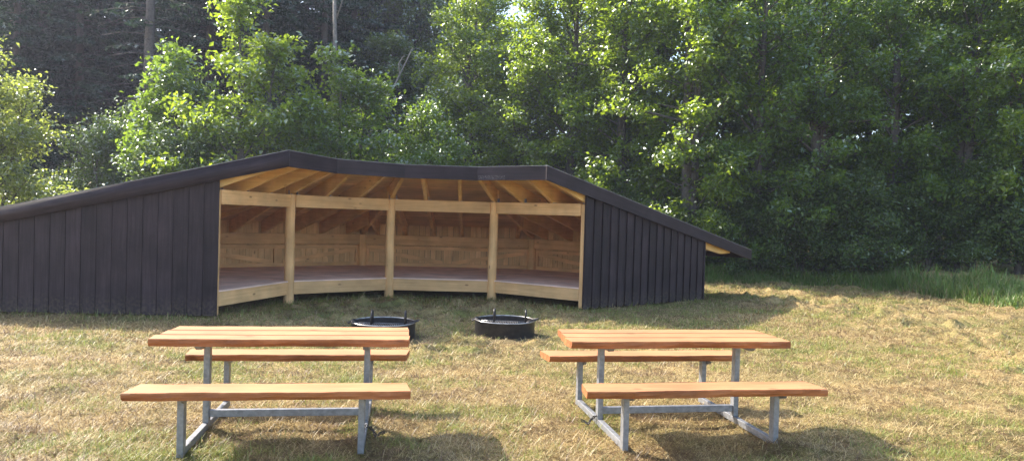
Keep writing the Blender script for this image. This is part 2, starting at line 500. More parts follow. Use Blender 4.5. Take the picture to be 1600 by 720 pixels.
def straw_color(x, y, g):
    n = len(x)
    t = rng.random(n)
    pale = np.array([.54, .42, .205]); tan = np.array([.38, .275, .115]); brown = np.array([.17, .105, .05])
    c = np.where((t < .40)[:, None], pale, np.where((t < .72)[:, None], tan, brown))
    wide = fbm(x * .35, y * .35 + 2, 71, 3)[:, None]
    c = c * (.78 + .40 * wide)
    dark = np.clip((fbm(x * 4.3, y * 5.2, 77, 3) - .50) * 6, 0, 1)
    c = np.where((rng.random(n) < dark * .7)[:, None], brown * (.7 + .5 * rng.random((n, 1))), c)
    lg = np.array([.25, .265, .055]) * (.7 + .6 * rng.random((n, 1)))
    isg = rng.random(n) < g * .75
    c = np.where(isg[:, None], lg, c)
    return c * (.85 + .3 * rng.random((n, 1)))

wm = worn(GX.ravel(), GY.ravel())
at = g_me.color_attributes.new('soil', 'FLOAT_COLOR', 'POINT')
c4 = np.ones((len(wm), 4), np.float32); c4[:, :3] = wm[:, None]; at.data.foreach_set('color', c4.ravel())
# dry hay lying on the ground
x, y = sample_lawn(520000, 3.7, 21)
g = green_amount(x, y)
cl = fbm(x * 3.1 + 5, y * 4.2, 11, 3)
hs = np.clip(y / 6, 1, 3.0)
me = blades(x, y, ground_h(x, y) + .002, (.025 + .085 * rng.random(len(x)) ** 1.5) * (.7 + .3 * hs), (.0026 + .0020 * rng.random(len(x))) * hs,
            rng.random(len(x)) * 6.283, R(2) + R(50) * rng.random(len(x)) ** 1.4 , R(55) * (rng.random(len(x))),
            straw_color(x, y, g), 'mown_hay')
tag(link_mesh('mown_hay', me, blade_m), 'loose dry mown hay and short stubble covering the whole clearing', 'hay', kind='stuff')
# upright green regrowth in patches
x, y = sample_lawn(130000, 3.7, 21)
g = green_amount(x, y)
rr, aa = polar(x, y)
near = ((rr > 2.5) & (rr < 3.4) & (aa > 30) & (aa < 190)).astype(float)
wallside = (np.abs(y - (10.35)) < .35) & (x < -4)
g = np.clip(g * .8 + near * .5 + wallside * .6, 0, 1)
k = rng.random(len(x)) < g
x, y, g = x[k], y[k], g[k]
hs = np.clip(y / 6, 1, 3.0)
gc = np.array([.17, .23, .045]) * (.6 + .7 * rng.random((len(x), 1))) + np.array([.09, .05, .015]) * rng.random((len(x), 1))
me = blades(x, y, ground_h(x, y) - .005, (.035 + .075 * rng.random(len(x)) ** 2) * (.7 + .3 * hs), (.003 + .002 * rng.random(len(x))) * hs,
            rng.random(len(x)) * 6.283, R(35) + R(45) * rng.random(len(x)), R(35) * rng.random(len(x)), gc, 'green_regrowth')
tag(link_mesh('green_grass', me, blade_m), 'short green grass regrowing between the dry hay', 'grass', kind='stuff')

# tall uncut grass along the wood on the right
n = 90000
x = 3.5 + 14 * rng.random(n)
edge = wood_edge(x)
edge = edge + 1.3 * (fbm(x * .8, x * 0 + 1, 5, 3) - .5)
y = edge + 4.5 * rng.random(n) ** 1.4
dens = .35 + .65 * fbm(x * 1.3, y * 1.3, 91, 2)
k = rng.random(n) < dens * 1.3
x, y, edge = x[k], y[k], edge[k]
hg = (.10 + .44 * fbm(x * .9, y * .9, 92, 2)) * np.clip((y - edge) / .5 + .4, .4, 1)
gc = np.array([.17, .265, .05]) * (.6 + .7 * rng.random((len(x), 1)))
dry = rng.random(len(x)) < .16
gc[dry] = np.array([.34, .30, .13])
me = blades(x, y, ground_h(x, y) - .02, hg * (.7 + .6 * rng.random(len(x))), .012 + .008 * rng.random(len(x)),
            rng.random(len(x)) * 6.283, R(62) + R(25) * rng.random(len(x)), R(50) * rng.random(len(x)), gc, 'tall_grass')
tag(link_mesh('tall_grass', me, blade_m), 'tall uncut green grass along the edge of the wood', 'grass', kind='stuff')

# ------------------------------------------------------------------ shelter
T18 = math.tan(R(18)); C18 = math.cos(R(18))
ANG = [183.0, 147.0, 111.0, 75.0, 39.0]
RI, RW, RE, RO = 3.236, 6.64, 2.13, 8.30
QI, QW, QE, QO = [r * C18 for r in (RI, RW, RE, RO)]
SL = .247
def tz(q): return 2.475 - SL * (q - QE)
def tzr(r): return tz(r * C18)
shelter = empty('shelter', (CX, CY, 0))
tag(shelter, 'open timber shelter with black stained walls and a curved row of pine sleeping bays', 'shelter')
def bayM(k):
    m = R((ANG[k] + ANG[k + 1]) / 2)
    X = Vector((math.sin(m), -math.cos(m), 0)); Y = Vector((math.cos(m), math.sin(m), 0))
    return Matrix((X, Y, Vector((0, 0, 1)))).transposed().to_4x4()
def radM(k):
    m = R(ANG[k])
    X = Vector((math.sin(m), -math.cos(m), 0)); Y = Vector((math.cos(m), math.sin(m), 0))
    return Matrix((X, Y, Vector((0, 0, 1)))).transposed().to_4x4()
OV = .13
def seam(q, side, k, ov=True):
    e = OV / C18 if ov and ((k == 0 and side < 0) or (k == 3 and side > 0)) else 0
    return side * (q * T18 + e)
def slab(k, q0, q1, zf0, zf1, gap=0.0, ov=True):
    """trapezoid following the seams of bay k, zf(q) bottom and top"""
    p = []
    for zf in (zf0, zf1):
        p += [(seam(q0, -1, k, ov) + gap, q0, zf(q0)), (seam(q0, 1, k, ov) - gap, q0, zf(q0)), (seam(q1, 1, k, ov) - gap, q1, zf(q1)), (seam(q1, -1, k, ov) + gap, q1, zf(q1))]
    mb = MB(); mb.hexa(p); return mb
def rafter_poly(q0, q1, taper=True):
    """side profile of a rafter in (q, z): thin at the front eave, notched tail at the back"""
    dk = .042
    d = .272
    pts_top = [(q0, tz(q0) - dk), (q1, tz(q1) - dk)]
    bot = []
    if q1 > QW + .3:
        bot += [(q1, tz(q1) - dk - .10), (q1 - .45, tz(q1 - .45) - dk - .2), (QW - .15, tz(QW - .15) - dk - d)]
    else:
        bot += [(q1, tz(q1) - dk - d)]
    if taper:
        bot += [(QI - .02, tz(QI) - dk - d), (QI - .3, tz(QI - .3) - dk - .235), (QI - .65, tz(QI - .65) - dk - .18), (q0, tz(q0) - dk - .13)]
    else:
        bot += [(q0, tz(q0) - dk - d)]
    return [pts_top[0]] + bot[::-1] + [pts_top[1]]

for k in range(4):
    M = bayM(k)
    wi = QI * T18
    # front beam between posts
    mb = MB(); mb.box(-wi + .075, wi - .075, QI - .05, QI + .06, 1.68, 1.90)
    mb.build('front_beam', pine[0], shelter, M, bevel=.005)
    # sleeping platform: plywood deck on a rim board
    mb = slab(k, QI - .035, QW - .03, lambda q: .36, lambda q: .383, .003, False)
    pd = mb.build('sleeping_platform', ply, shelter, M)
    mb = MB(); mb.box(-wi + .08, wi - .08, QI - .015, QI + .035, .14, .358)
    ob = mb.build('rim_board', pine[0], pd, bevel=.004)
    # rear: beam, panel with V braces, boards behind
    ww = QW * T18
    mb = MB(); mb.box(-ww + .06, ww - .06, QW - .14, QW - .03, .885, 1.115)
    mb.build('rear_beam', pine[0], shelter, M, bevel=.004)
    mb = MB()
    bw = .135; xx = -ww + .02
    while xx < ww - .03:
        x1 = min(xx + bw, ww - .02)
        mb.box(xx, x1 - .003 - .006 * random.random() ** 2, QW + .0, QW + .022, .30, tz(QW) - .05)
        xx += bw
    panel = mb.build('rear_panel', pine_board_z, shelter, M)
    mb = MB(); mb.box(-ww + .1, ww - .1, QW - .062, QW - .002, .782, .862); mb.build('rail', pine[0], panel)
    mb = MB(); mb.box(-ww + .1, ww - .1, QW - .062, QW - .002, .385, .465); mb.build('rail', pine[0], panel)
    for s in (-ww + .14, 0, ww - .14):
        mb = MB(); wd = .085 if s == 0 else .04
        mb.box(s - wd, s + wd, QW - .060, QW - .003, .466, .781); mb.build('stud', pine[2], panel)
    for sd in (-1, 1):
        xa, xb = sd * .11, sd * (ww - .2)
        mb = MB(); t = .06
        pts = [(xa, .466), (xa + sd * .2, .466), (xb, .78 - t), (xb, .78), (xb - sd * .2, .78), (xa, .466 + t)]
        if sd < 0: pts = pts[::-1]
        n = len(pts)
        vsx = [(a, QW - .075, b) for a, b in pts] + [(a, QW - .064, b) for a, b in pts]
        mb.add(vsx, [tuple(range(n)), tuple(range(2*n-1, n-1, -1))] + [(i, n + i, n + (i+1) % n, (i+1) % n) for i in range(n)])
        mb.build('brace', pine[0], panel)
    # black outer cladding of the rear wall
    mb = MB(); xx = -ww - .04
    i = 0
    while xx < ww + .02:
        x1 = min(xx + .16, ww + .03); o = .0 if i % 2 else .022
        mb.box(xx - .02, x1 + .02, QW + .026 + o, QW + .046 + o, .02, tz(QW) - .055 - .02 * (i % 2))
        xx += .16; i += 1
    mb.build('rear_cladding', black_z, shelter, M)
    # rafters square to the bay, with jacks behind the hips
    for s in (-1.667, -1.0, -.333, .333, 1.0, 1.667):
        q0 = QE + .035
        tp = True
        if abs(s) > .5:
            q0 = abs(s) / T18 + .10; tp = q0 < QI - .6
        mb = MB(); mb.prism_x(rafter_poly(q0, QO - .32, tp), s - .032, s + .032)
        mb.build('rafter', raft_wood, shelter, M)
    # roof boards and felt
    for s in (-1.0, -.333, .333, 1.0):
        s2 = s * .93; mb = MB()
        mb.box(s2 + .034, s2 + .039, QI - .045, QI + .03, 1.901, 1.975); mb.box(s2 + .039, s2 + .085, QI - .045, QI + .03, 1.901, 1.906)
        mb.build('angle_bracket', galv, shelter, M)
    slab(k, QE + .002, QO - .002, lambda q: tz(q) - .040, lambda q: tz(q) - .012).build('roof_deck', deck_wood, shelter, M)
    slab(k, QE - .03, QO + .03, lambda q: tz(q) - .010, lambda q: tz(q) + .006).build('roof_felt', felt, shelter, M)
    # front fascia
    a0, a1 = seam(QE, -1, k), seam(QE, 1, k)
    b0, b1 = seam(QE - .032, -1, k), seam(QE - .032, 1, k)
    zt, zb = tz(QE) + .022, tz(QE) - .212
    mb = MB(); mb.hexa([(b0, QE - .032, zb), (b1, QE - .032, zb), (a1, QE - .001, zb), (a0, QE - .001, zb), (b0, QE - .032, zt), (b1, QE - .032, zt), (a1, QE - .001, zt), (a0, QE - .001, zt)])
    me_ = MB(); c0, c1 = seam(QE - .038, -1, k), seam(QE - .038, 1, k)
    me_.hexa([(c0, QE - .038, zt + .002), (c1, QE - .038, zt + .002), (a1, QE + .03, zt + .002), (a0, QE + .03, zt + .002), (c0, QE - .038, zt + .012), (c1, QE - .038, zt + .012), (a1, QE + .03, zt + .012), (a0, QE + .03, zt + .012)])
    me_.build('edge_glint_strip', glint, shelter, M)  # added strip that draws the bright line on the fascia top
    mb.build('fascia_board', black_scuff if k == 3 else black_x, shelter, M)
    a0, a1 = seam(QO, -1, k), seam(QO, 1, k)
    zt, zb = tz(QO) + .018, tz(QO) - .16
    mb = MB(); mb.hexa([(a0, QO + .001, zb), (a1, QO + .001, zb), (a1 * 1.004, QO + .031, zb), (a0 * 1.004, QO + .031, zb), (a0, QO + .001, zt), (a1, QO + .001, zt), (a1 * 1.004, QO + .031, zt), (a0 * 1.004, QO + .031, zt)])
    mb.build('eave_board', black_x, shelter, M)

for k in range(5):
    M = radM(k)
    # posts
    if 0 < k < 4:
        mb = MB()
        zs = [-.1, .02, .12, .5, 1.0, 1.5, 1.902]
        mb.tube([(.004 * math.sin(z * 3 + k), RI + .003 * math.cos(z * 4), z) for z in zs], [.093, .091, .088, .086, .085, .0835, .082], 20)
        mb.build('post', pine[2], shelter, M, smooth=False)
        me = shelter.children[-1].data
        me.polygons.foreach_set('use_smooth', [len(p.vertices) == 4 for p in me.polygons])
        # hip rafter
        sl = SL * C18
        dk = .042
        poly = [(RE + .05, tzr(RE + .05) - dk), (RE + .05, tzr(RE + .05) - dk - .13), (RI - .6, tzr(RI - .6) - dk - .19), (RI, tzr(RI) - dk - .272),
                (RW - .1, tzr(RW - .1) - dk - .272), (RO - .45, tzr(RO - .45) - dk - .2), (RO - .2, tzr(RO - .2) - dk - .1), (RO - .2, tzr(RO - .2) - dk)]
        mb = MB(); mb.prism_x(poly, -.035, .035); mb.build('rafter', raft_wood, shelter, M)
        mb = MB(); mb.tube([(0, RW - .1, -.05), (0, RW - .1, .5), (0, RW - .1, 1.112)], .105, 16)
        mb.build('rear_post', pine[2], shelter, M)
    else:
        sd = -1 if k == 0 else 1          # outward side of the end wall
        mb = MB(); mb.box(-.05, .05, RI - .06, RI + .05, .02, tzr(RI) - .33); mb.build('corner_post', pine[2], shelter, M, bevel=.004)
        mb = MB(); mb.box(-.05, .05, RW - .12, RW - .02, .0, tzr(RW) - .32); mb.build('corner_post', pine[2], shelter, M)
        # end rafter
        dk = .042
        poly = [(RE + .05, tzr(RE + .05) - dk), (RE + .05, tzr(RE + .05) - dk - .12), (RI - .7, tzr(RI - .7) - dk - .17), (RI - .35, tzr(RI - .35) - dk - .22), (RI, tzr(RI) - dk - .272),
                (RW - .1, tzr(RW - .1) - dk - .272), (RO - .95, tzr(RO - .95) - dk - .24), (RO - .62, tzr(RO - .62) - dk - .15), (RO - .62, tzr(RO - .62) - dk)]
        mb = MB(); mb.prism_x(poly, -.035, .035); mb.build('rafter', raft_wood, shelter, M)
        # black board-on-board wall
        mb = MB()
        ovw, oth = (.196, .010) if k == 0 else (.142, .024)
        def board(y0, y1, o, th, zb):
            xa, xb = sd * o, sd * (o + th)
            xa, xb = min(xa, xb), max(xa, xb)
            za, zc = tzr(y0) - .05, tzr(y1) - .05
            mb.hexa([(xa, y0, zb), (xb, y0, zb), (xb, y1, zb), (xa, y1, zb), (xa, y0, za), (xb, y0, za), (xb, y1, zc), (xa, y1, zc)])
        yy = RI - .075
        i = 0
        while yy < RW + .04:
            board(yy, min(yy + .217, RW + .06), .055, .020, .035)
            yy += .22
        yy = RI - .08
        while yy < RW + .04:
            board(yy, min(yy + ovw + .012 * random.random(), RW + .075), .0755, oth, .02 - .015 * random.random())
            yy += .22
        wall = mb.build('side_wall', black_z, shelter, M)
        # pale boards inside
        mb2 = MB(); yy = RI + .06
        while yy < RW - .15:
            za, zc = tzr(yy) - .06, tzr(yy + .15) - .06
            xa, xb = (.034, .052) if sd > 0 else (-.052, -.034)
            mb2.hexa([(xa, yy, .3), (xb, yy, .3), (xb, yy + .146, .3), (xa, yy + .146, .3), (xa, yy, za), (xb, yy, za), (xb, yy + .146, zc), (xa, yy + .146, zc)])
            yy += .15
        mb2.build('inner_lining', pine_board_z, shelter, M)
        # verge board running down the slope
        o0, o1 = sd * (OV + .002), sd * (OV + .034)
        xa, xb = min(o0, o1), max(o0, o1)
        ra, rb = RE, RO + .03
        tilt = Matrix.Translation((0, ra, tzr(ra))) @ Matrix.Rotation(-math.atan(SL * C18), 4, 'X')
        inv = tilt.inverted()
        def sloped(x0, x1, lo0, lo1, hi):
            p = [(x0, ra, tzr(ra) + lo0), (x1, ra, tzr(ra) + lo0), (x1, rb, tzr(rb) + lo1), (x0, rb, tzr(rb) + lo1),
                 (x0, ra, tzr(ra) + hi), (x1, ra, tzr(ra) + hi), (x1, rb, tzr(rb) + hi), (x0, rb, tzr(rb) + hi)]
            q = MB(); q.hexa([tuple(inv @ Vector(v)) for v in p]); return q
        sloped(xa, xb, -.212, -.18, .024).build('verge_board', black_y, shelter, M @ tilt)
        e0, e1 = sorted((sd * (OV - .03), sd * (OV + .040)))
        sloped(e0, e1, .026, .026, .036).build('edge_glint_strip', glint, shelter, M @ tilt)

# ------------------------------------------------------------------ picnic tables
def plank(length, width, th, seed, live=(True, True), skew=0.0):
    """board with wavy waney edges; local x along length, centred, top at z=0"""
    r = random.Random(seed)
    n = 44
    ph = [r.random() * 6.28 for _ in range(8)]
    def wob(t, side):
        a = ph[side * 4:side * 4 + 4]
        return .007 * math.sin(t * 5 + a[0]) + .0045 * math.sin(t * 13 + a[1]) + .0025 * math.sin(t * 31 + a[2]) + .0018 * math.sin(t * 67 + a[3])
    vs = []; fs = []
    for i in range(n + 1):
        t = i / n
        x = (t - .5) * length
        f = wob(t * length, 0) if live[0] else 0
        bk = wob(t * length, 1) if live[1] else 0
        inf = .016 + .012 * math.sin(t * 9 + ph[1]) if live[0] else .002
        inb = .016 + .012 * math.sin(t * 8 + ph[5]) if live[1] else .002
        y0, y1 = -width / 2 + f, width / 2 + bk
        e = skew * (1 if i == 0 else (-1 if i == n else 0))
        jit = .004 * math.sin(t * 40 + ph[2]) if live[0] else 0
        prof = [(y0 + inf, -th), (y0 + inf * .25 + jit, -th * .55), (y0 + .004, -.008), (y0 + .010, 0), (y1 - .010, 0), (y1 - .004, -.008), (y1 - inb * .3, -th * .55), (y1 - inb, -th)]
        for (yy, zz) in prof:
            vs.append((x + e * (yy / width), yy, zz))
    m = 8
    for i in range(n):
        for j in range(m):
            j2 = (j + 1) % m
            fs.append((i*m + j, (i+1)*m + j, (i+1)*m + j2, i*m + j2))
    fs.append(tuple(range(m))); fs.append(tuple(n*m + j for j in range(m-1, -1, -1)))
    mb = MB(); mb.add(vs, fs); return mb

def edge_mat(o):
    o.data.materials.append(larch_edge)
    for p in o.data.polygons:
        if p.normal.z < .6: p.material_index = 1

LEN = 1.75; LEGX = .57
def picnic_table(loc, rz, label, seed):
    t = empty('picnic_table', loc, rz)
    tag(t, label, 'picnic table', 'picnic tables with orange planks on grey steel frames')
    # local: x along length, y depth (0 = middle), z up
    ZT, ZB, TH = .705, .445, .052
    w3 = .60 / 3
    for i, yy in enumerate((-.2, 0, .2)):
        mb = plank(LEN + (.02, 0, -.02)[i], w3 - .006, TH, seed + i, (i == 0, i == 2), .012 * (i - 1))
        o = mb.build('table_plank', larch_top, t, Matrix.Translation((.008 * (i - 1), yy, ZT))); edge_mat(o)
    for i, yy in enumerate((-.615, .615)):
        mb = plank(LEN + .01 * i, .265, TH, seed + 10 + i, (True, True), .03 * (1 - 2 * i))
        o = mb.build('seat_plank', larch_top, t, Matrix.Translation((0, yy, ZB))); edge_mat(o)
    for s in (-1, 1):
        x = s * LEGX
        mb = MB(); mb.box(x - .02, x + .02, -.615, .615, .003, .052); mb.build('foot_rail', galv, t, bevel=.004)
        for yy in (-.6, .6):
            mb = MB(); mb.box(x - .021, x + .021, yy - .032, yy + .032, .0, ZB - TH - .012); mb.build('seat_leg', galv, t, bevel=.004)
            mb = MB(); mb.prism_x([(yy - .115, ZB - TH - .002), (yy - .105, ZB - TH - .02), (yy - .04, ZB - TH - .04), (yy + .04, ZB - TH - .04), (yy + .105, ZB - TH - .02), (yy + .115, ZB - TH - .002)], x + .0215, x + .0265)
            mb.build('seat_bracket', galv, t)
        mb = MB(); mb.box(x - .0215, x + .0215, -.03, .03, .052, ZT - TH - .032); mb.build('table_leg', galv, t, bevel=.004)
        mb = MB(); mb.prism_x([(-.27, ZT - TH - .002), (-.265, ZT - TH - .012), (-.24, ZT - TH - .03), (.24, ZT - TH - .03), (.265, ZT - TH - .012), (.27, ZT - TH - .002)], x - .02, x + .02)
        mb.build('table_bearer', galv, t)
    mb = MB(); mb.box(-LEGX + .022, LEGX - .022, -.02, .02, .09, .142); mb.build('crossbar', galv, t, bevel=.004)
    return t
A9 = R(8.7)
def frame_pos(fx, fy, a):   # from front-left corner of the front seat (bottom edge) to the centre
    lx, ly = LEN / 2, .7475
    return (fx + lx * math.cos(a) - ly * math.sin(a), fy + lx * math.sin(a) + ly * math.cos(a), 0.0)
pl = frame_pos(-2.376, 4.375, A9)
tl = picnic_table(pl, A9, 'larger looking picnic table at left, between camera and black left wall', 100)
pr = (1.29, 5.66, 0)
A10 = R(10)
tr = picnic_table(pr, A10, 'picnic table at right, standing apart on open grass clear of the fire rings', 300)

def chain(pts, label, loc):
    t = MB()
    n = len(pts)
    for i in range(n - 1):
        a, b = Vector(pts[i]), Vector(pts[i + 1])
        c = (a + b) / 2; d = (b - a).normalized(); sidev = d.cross(Vector((0, 0, 1)))
        if sidev.length < .1: sidev = Vector((1, 0, 0))
        sidev.normalize()
        u = sidev if i % 2 else d.cross(sidev)
        ring = [c + d * math.cos(q) * .017 + u * math.sin(q) * .010 for q in [j * math.pi / 5 for j in range(11)]]
        t.tube(ring, .0032, 5, False)
    o = t.build('chain', black_steel, None, Matrix.Translation(loc), smooth=True)
    tag(o, label, 'chain', 'chains locked round the table frames')
    return o
def local(t, p):
    M = Matrix.Translation(t.location) @ Matrix.Rotation(t.rotation_euler.z, 4, 'Z')
    return M @ Vector(p)
for t, lx, ly, sgn, lab in ((tl, LEGX, -.25, 1, 'short dark chain hanging off the right foot of the left picnic table'),
                            (tr, -LEGX, -.02, -1, 'short dark chain wrapped on the left foot of the right picnic table')):
    pts = []
    for i in range(14):
        q = i / 13
        pts.append((sgn * (.03 + .11 * q), .04 * math.sin(q * 9), .075 - .055 * min(1, q * 3) + .03 * max(0, math.sin(q * 9 - 2)) ))
    pts = [(-sgn * .028, .03, .03), (-sgn * .028, .03, .065), (sgn * .0, .035, .072)] + pts
    p0 = local(t, (lx, ly, 0))
    chain(pts, lab, p0)

# ------------------------------------------------------------------ fire rings
def fire_ring(x, y, label, rz):
    t = empty('fire_ring', (x, y, 0), rz)
    tag(t, label, 'fire pit', 'round steel fire rings in front of the shelter')
    seg = 56; ro, ri, h = .415, .409, .190
    mb = MB()
    prof = [(ro, -.08), (ro, h - .012), (ro + .007, h - .004), (ro + .005, h + .006), (ro - .006, h + .007), (ri - .003, h - .002), (ri, h - .02), (ri, -.08)]
    vs = []; fs = []
    for i in range(seg):
        a = 2 * math.pi * i / seg
        for r, z in prof: vs.append((r * math.cos(a), r * math.sin(a), z))
    m = len(prof)
    for i in range(seg):
        i2 = (i + 1) % seg
        for j in range(m - 1):
            fs.append((i*m + j, i2*m + j, i2*m + j + 1, i*m + j + 1))
    mb.add(vs, fs); mb.build('ring_wall', black_steel, t, smooth=True)
    mb = MB()
    vs = [(0, 0, .05)]; 
    for r_ in (.2, .408):
        for i in range(40):
            a = 2 * math.pi * i / 40
            vs.append((r_ * math.cos(a), r_ * math.sin(a), .035 + .012 * math.sin(i * 2.3 + r_ * 9)))
    fs = [(0, 1 + i, 1 + (i + 1) % 40) for i in range(40)] + [(1 + i, 41 + i, 41 + (i+1) % 40, 1 + (i+1) % 40) for i in range(40)]
    mb.add(vs, fs); mb.build('ash_bed', ash_m, t)
    # grate: frame and bars
    gr = MB(); gx0, gx1, gy0, gy1, gz = -.24, .20, -.31, -.02, h - .014
    gr.tube([(gx0, gy0, gz), (gx1, gy0, gz), (gx1, gy1, gz), (gx0, gy1, gz), (gx0, gy0, gz)], .007, 6)
    nb = 19
    for i in range(1, nb):
        xx = gx0 + (gx1 - gx0) * i / nb
        gr.tube([(xx, gy0, gz), (xx, gy1, gz)], .005, 5)
    gr.tube([(-.385, 0, gz - .006), (.385, 0, gz - .006)], .007, 6)
    grate = gr.build('grate', bar_steel, t, smooth=True)
    rm = MB(); rm.tube([(.413 * math.cos(i * math.pi / 28), .413 * math.sin(i * math.pi / 28), h + .004) for i in range(57)], .0095, 7, False)
    rm.build('rim', rim_steel, t, smooth=True)
    for xx in (-.14, .29):      # upright hoop handles
        hp = MB()
        pts = [(xx, -.19, gz)] + [(xx, -.11 + -.08 * math.cos(q), gz + .12 + .055 * math.sin(q)) for q in [i * math.pi / 8 for i in range(9)]] + [(xx, -.03, gz)]
        hp.tube(pts, .0125, 8); hp.build('handle', black_steel, grate, smooth=True)
    for s in (-1, 1):       # bent side lugs
        lg = MB()
        base = 0.0 if s > 0 else -.1
        pts = [(s * .30, -.14, h - .01), (s * .38, -.10, h + .014), (s * .45, -.05, h + .03 if s > 0 else h - .02), (s * .462, .02, h + .034 if s > 0 else h - .02), (s * .40, .07, h + .016), (s * .33, .10, h - .01)]
        lg.tube(pts, .010, 7); lg.build('side_handle', black_steel, t, smooth=True)
    return t
fire_ring(PITS[0][0], PITS[0][1], 'black steel fire ring half hidden behind the left picnic table', R(4))
fire_ring(PITS[1][0], PITS[1][1], 'black steel fire ring in the gap between tables, rim catching the sun', R(-3))

# ------------------------------------------------------------------ trees
def unit(v):
    return v / np.maximum(np.linalg.norm(v, axis=-1, keepdims=True), 1e-9)

def leaf_quads(c, size, nrm, r, aspect=.62):
    """folded diamond leaves at c with normals nrm"""
    n = len(c)
    t = unit(np.cross(nrm, r.normal(size=(n, 3))))
    b = np.cross(nrm, t)
    s = size[:, None]
    droop = nrm * (.12 * s)
    P = np.stack([c - t * s * .5, c + b * s * .5 * aspect + droop, c + t * s * .5 - droop, c - b * s * .5 * aspect + droop], 1)
    f = np.arange(n * 4).reshape(n, 4)
    # two triangles sharing the midrib
    f = np.concatenate([f[:, [0, 1, 2]], f[:, [0, 2, 3]]])
    return P.reshape(-1, 3), f

def broadleaf(seed, H, rad, base, nb=46, leaf=.105, stems=1, shape='oval', sub=6, per=20, lean=0.0, upright=.35, spread=.22):
    """returns (trunk mesh, crown mesh): limbs carrying sprays of single leaves"""
    r = np.random.default_rng(seed)
    tr = MB(); cl = []; out = []; wt = []
    for st in range(stems):
        a0 = r.random() * 6.28
        sp = 0 if stems == 1 else rad * .38
        topx, topy = sp * math.cos(a0) + lean * H, sp * math.sin(a0)
        hs = H * (1 if st == 0 else .72 + .25 * r.random())
        ph = r.random(4) * 6.28
        def axis_pt(t):
            return np.array([topx * t + .12 * math.sin(3 * t + ph[0]) * t, topy * t + .12 * math.sin(4 * t + ph[1]) * t, hs * t])
        ts = np.linspace(0, .97, 10)
        r0 = .018 * hs + .02
        pts = [axis_pt(t) for t in ts]; pts[0][2] = -.3
        tr.tube(pts, [max(.008, r0 * (1 - t) ** .9) for t in ts], 7)
        m = max(6, nb // stems)
        for i in range(m):
            u = (i + r.random()) / m
            t = base / hs + (1 - base / hs) * u
            t = min(t, .985)
            o = axis_pt(t)
            if shape == 'oval': pr = (math.sin(math.pi * min(1, .12 + .88 * u)) ** .6) * (1.0 if u < .5 else 1 - .45 * (u - .5))
            elif shape == 'cone': pr = (1 - u) ** .75 + .10
            else: pr = .8 * (1 - u ** 2.2) + .2
            ln = rad * pr * (.65 + .55 * r.random()) + .15
            az = i * 2.4 + r.random() * 1.2
            el = upright + .5 * u + .25 * r.normal()
            d = np.array([math.cos(az) * math.cos(el), math.sin(az) * math.cos(el), math.sin(el)])
            p1 = o + d * ln * .5 + np.array([0, 0, -.02 * ln]); p2 = o + d * ln + np.array([0, 0, -.10 * ln])
            rb = max(.006, .012 * ln)
            tr.tube([o, p1, p2], [rb * 1.4, rb, rb * .4], 4, False)
            ns = max(2, int(sub * ln / rad * 1.3) + 1)
            for j in range(ns):
                f = .30 + .72 * (j + r.random()) / ns
                q = (o + (p1 - o) * f / .5) if f < .5 else (p1 + (p2 - p1) * (f - .5) / .5)
                dv = unit(d + .75 * r.normal(size=3) + np.array([0, 0, .15]))
                L2 = (.20 + .30 * r.random()) * min(1, .5 + ln / rad)
                e = q + dv * L2
                tr.tube([q, e], [.005, .002], 3, False)
                cl.append(e); out.append(dv); wt.append(1)
                cl.append(q + dv * L2 * .45); out.append(dv); wt.append(1)
            cl.append(p2); out.append(d); wt.append(1)
    cl = np.array(cl); out = np.array(out)
    dens = r.gamma(2.0, .5, len(cl))
    cnt = np.maximum(2, (per * dens)).astype(int)
    ii = np.repeat(np.arange(len(cl)), cnt)
    n = len(ii)
    pos = cl[ii] + r.normal(size=(n, 3)) * np.array([spread, spread, spread * .62]) * (.6 + .6 * r.random((n, 1)))
    nrm = unit(np.array([0, 0, .8]) + .75 * r.normal(size=(n, 3)) + .35 * out[ii])
    ok = pos[:, 2] > .05
    pos, nrm = pos[ok], nrm[ok]
    v, f = leaf_quads(pos, leaf * (.6 + .7 * r.random(len(pos))), nrm, r)
    return tr.mesh('trunk', True), np_mesh('crown', v, f)

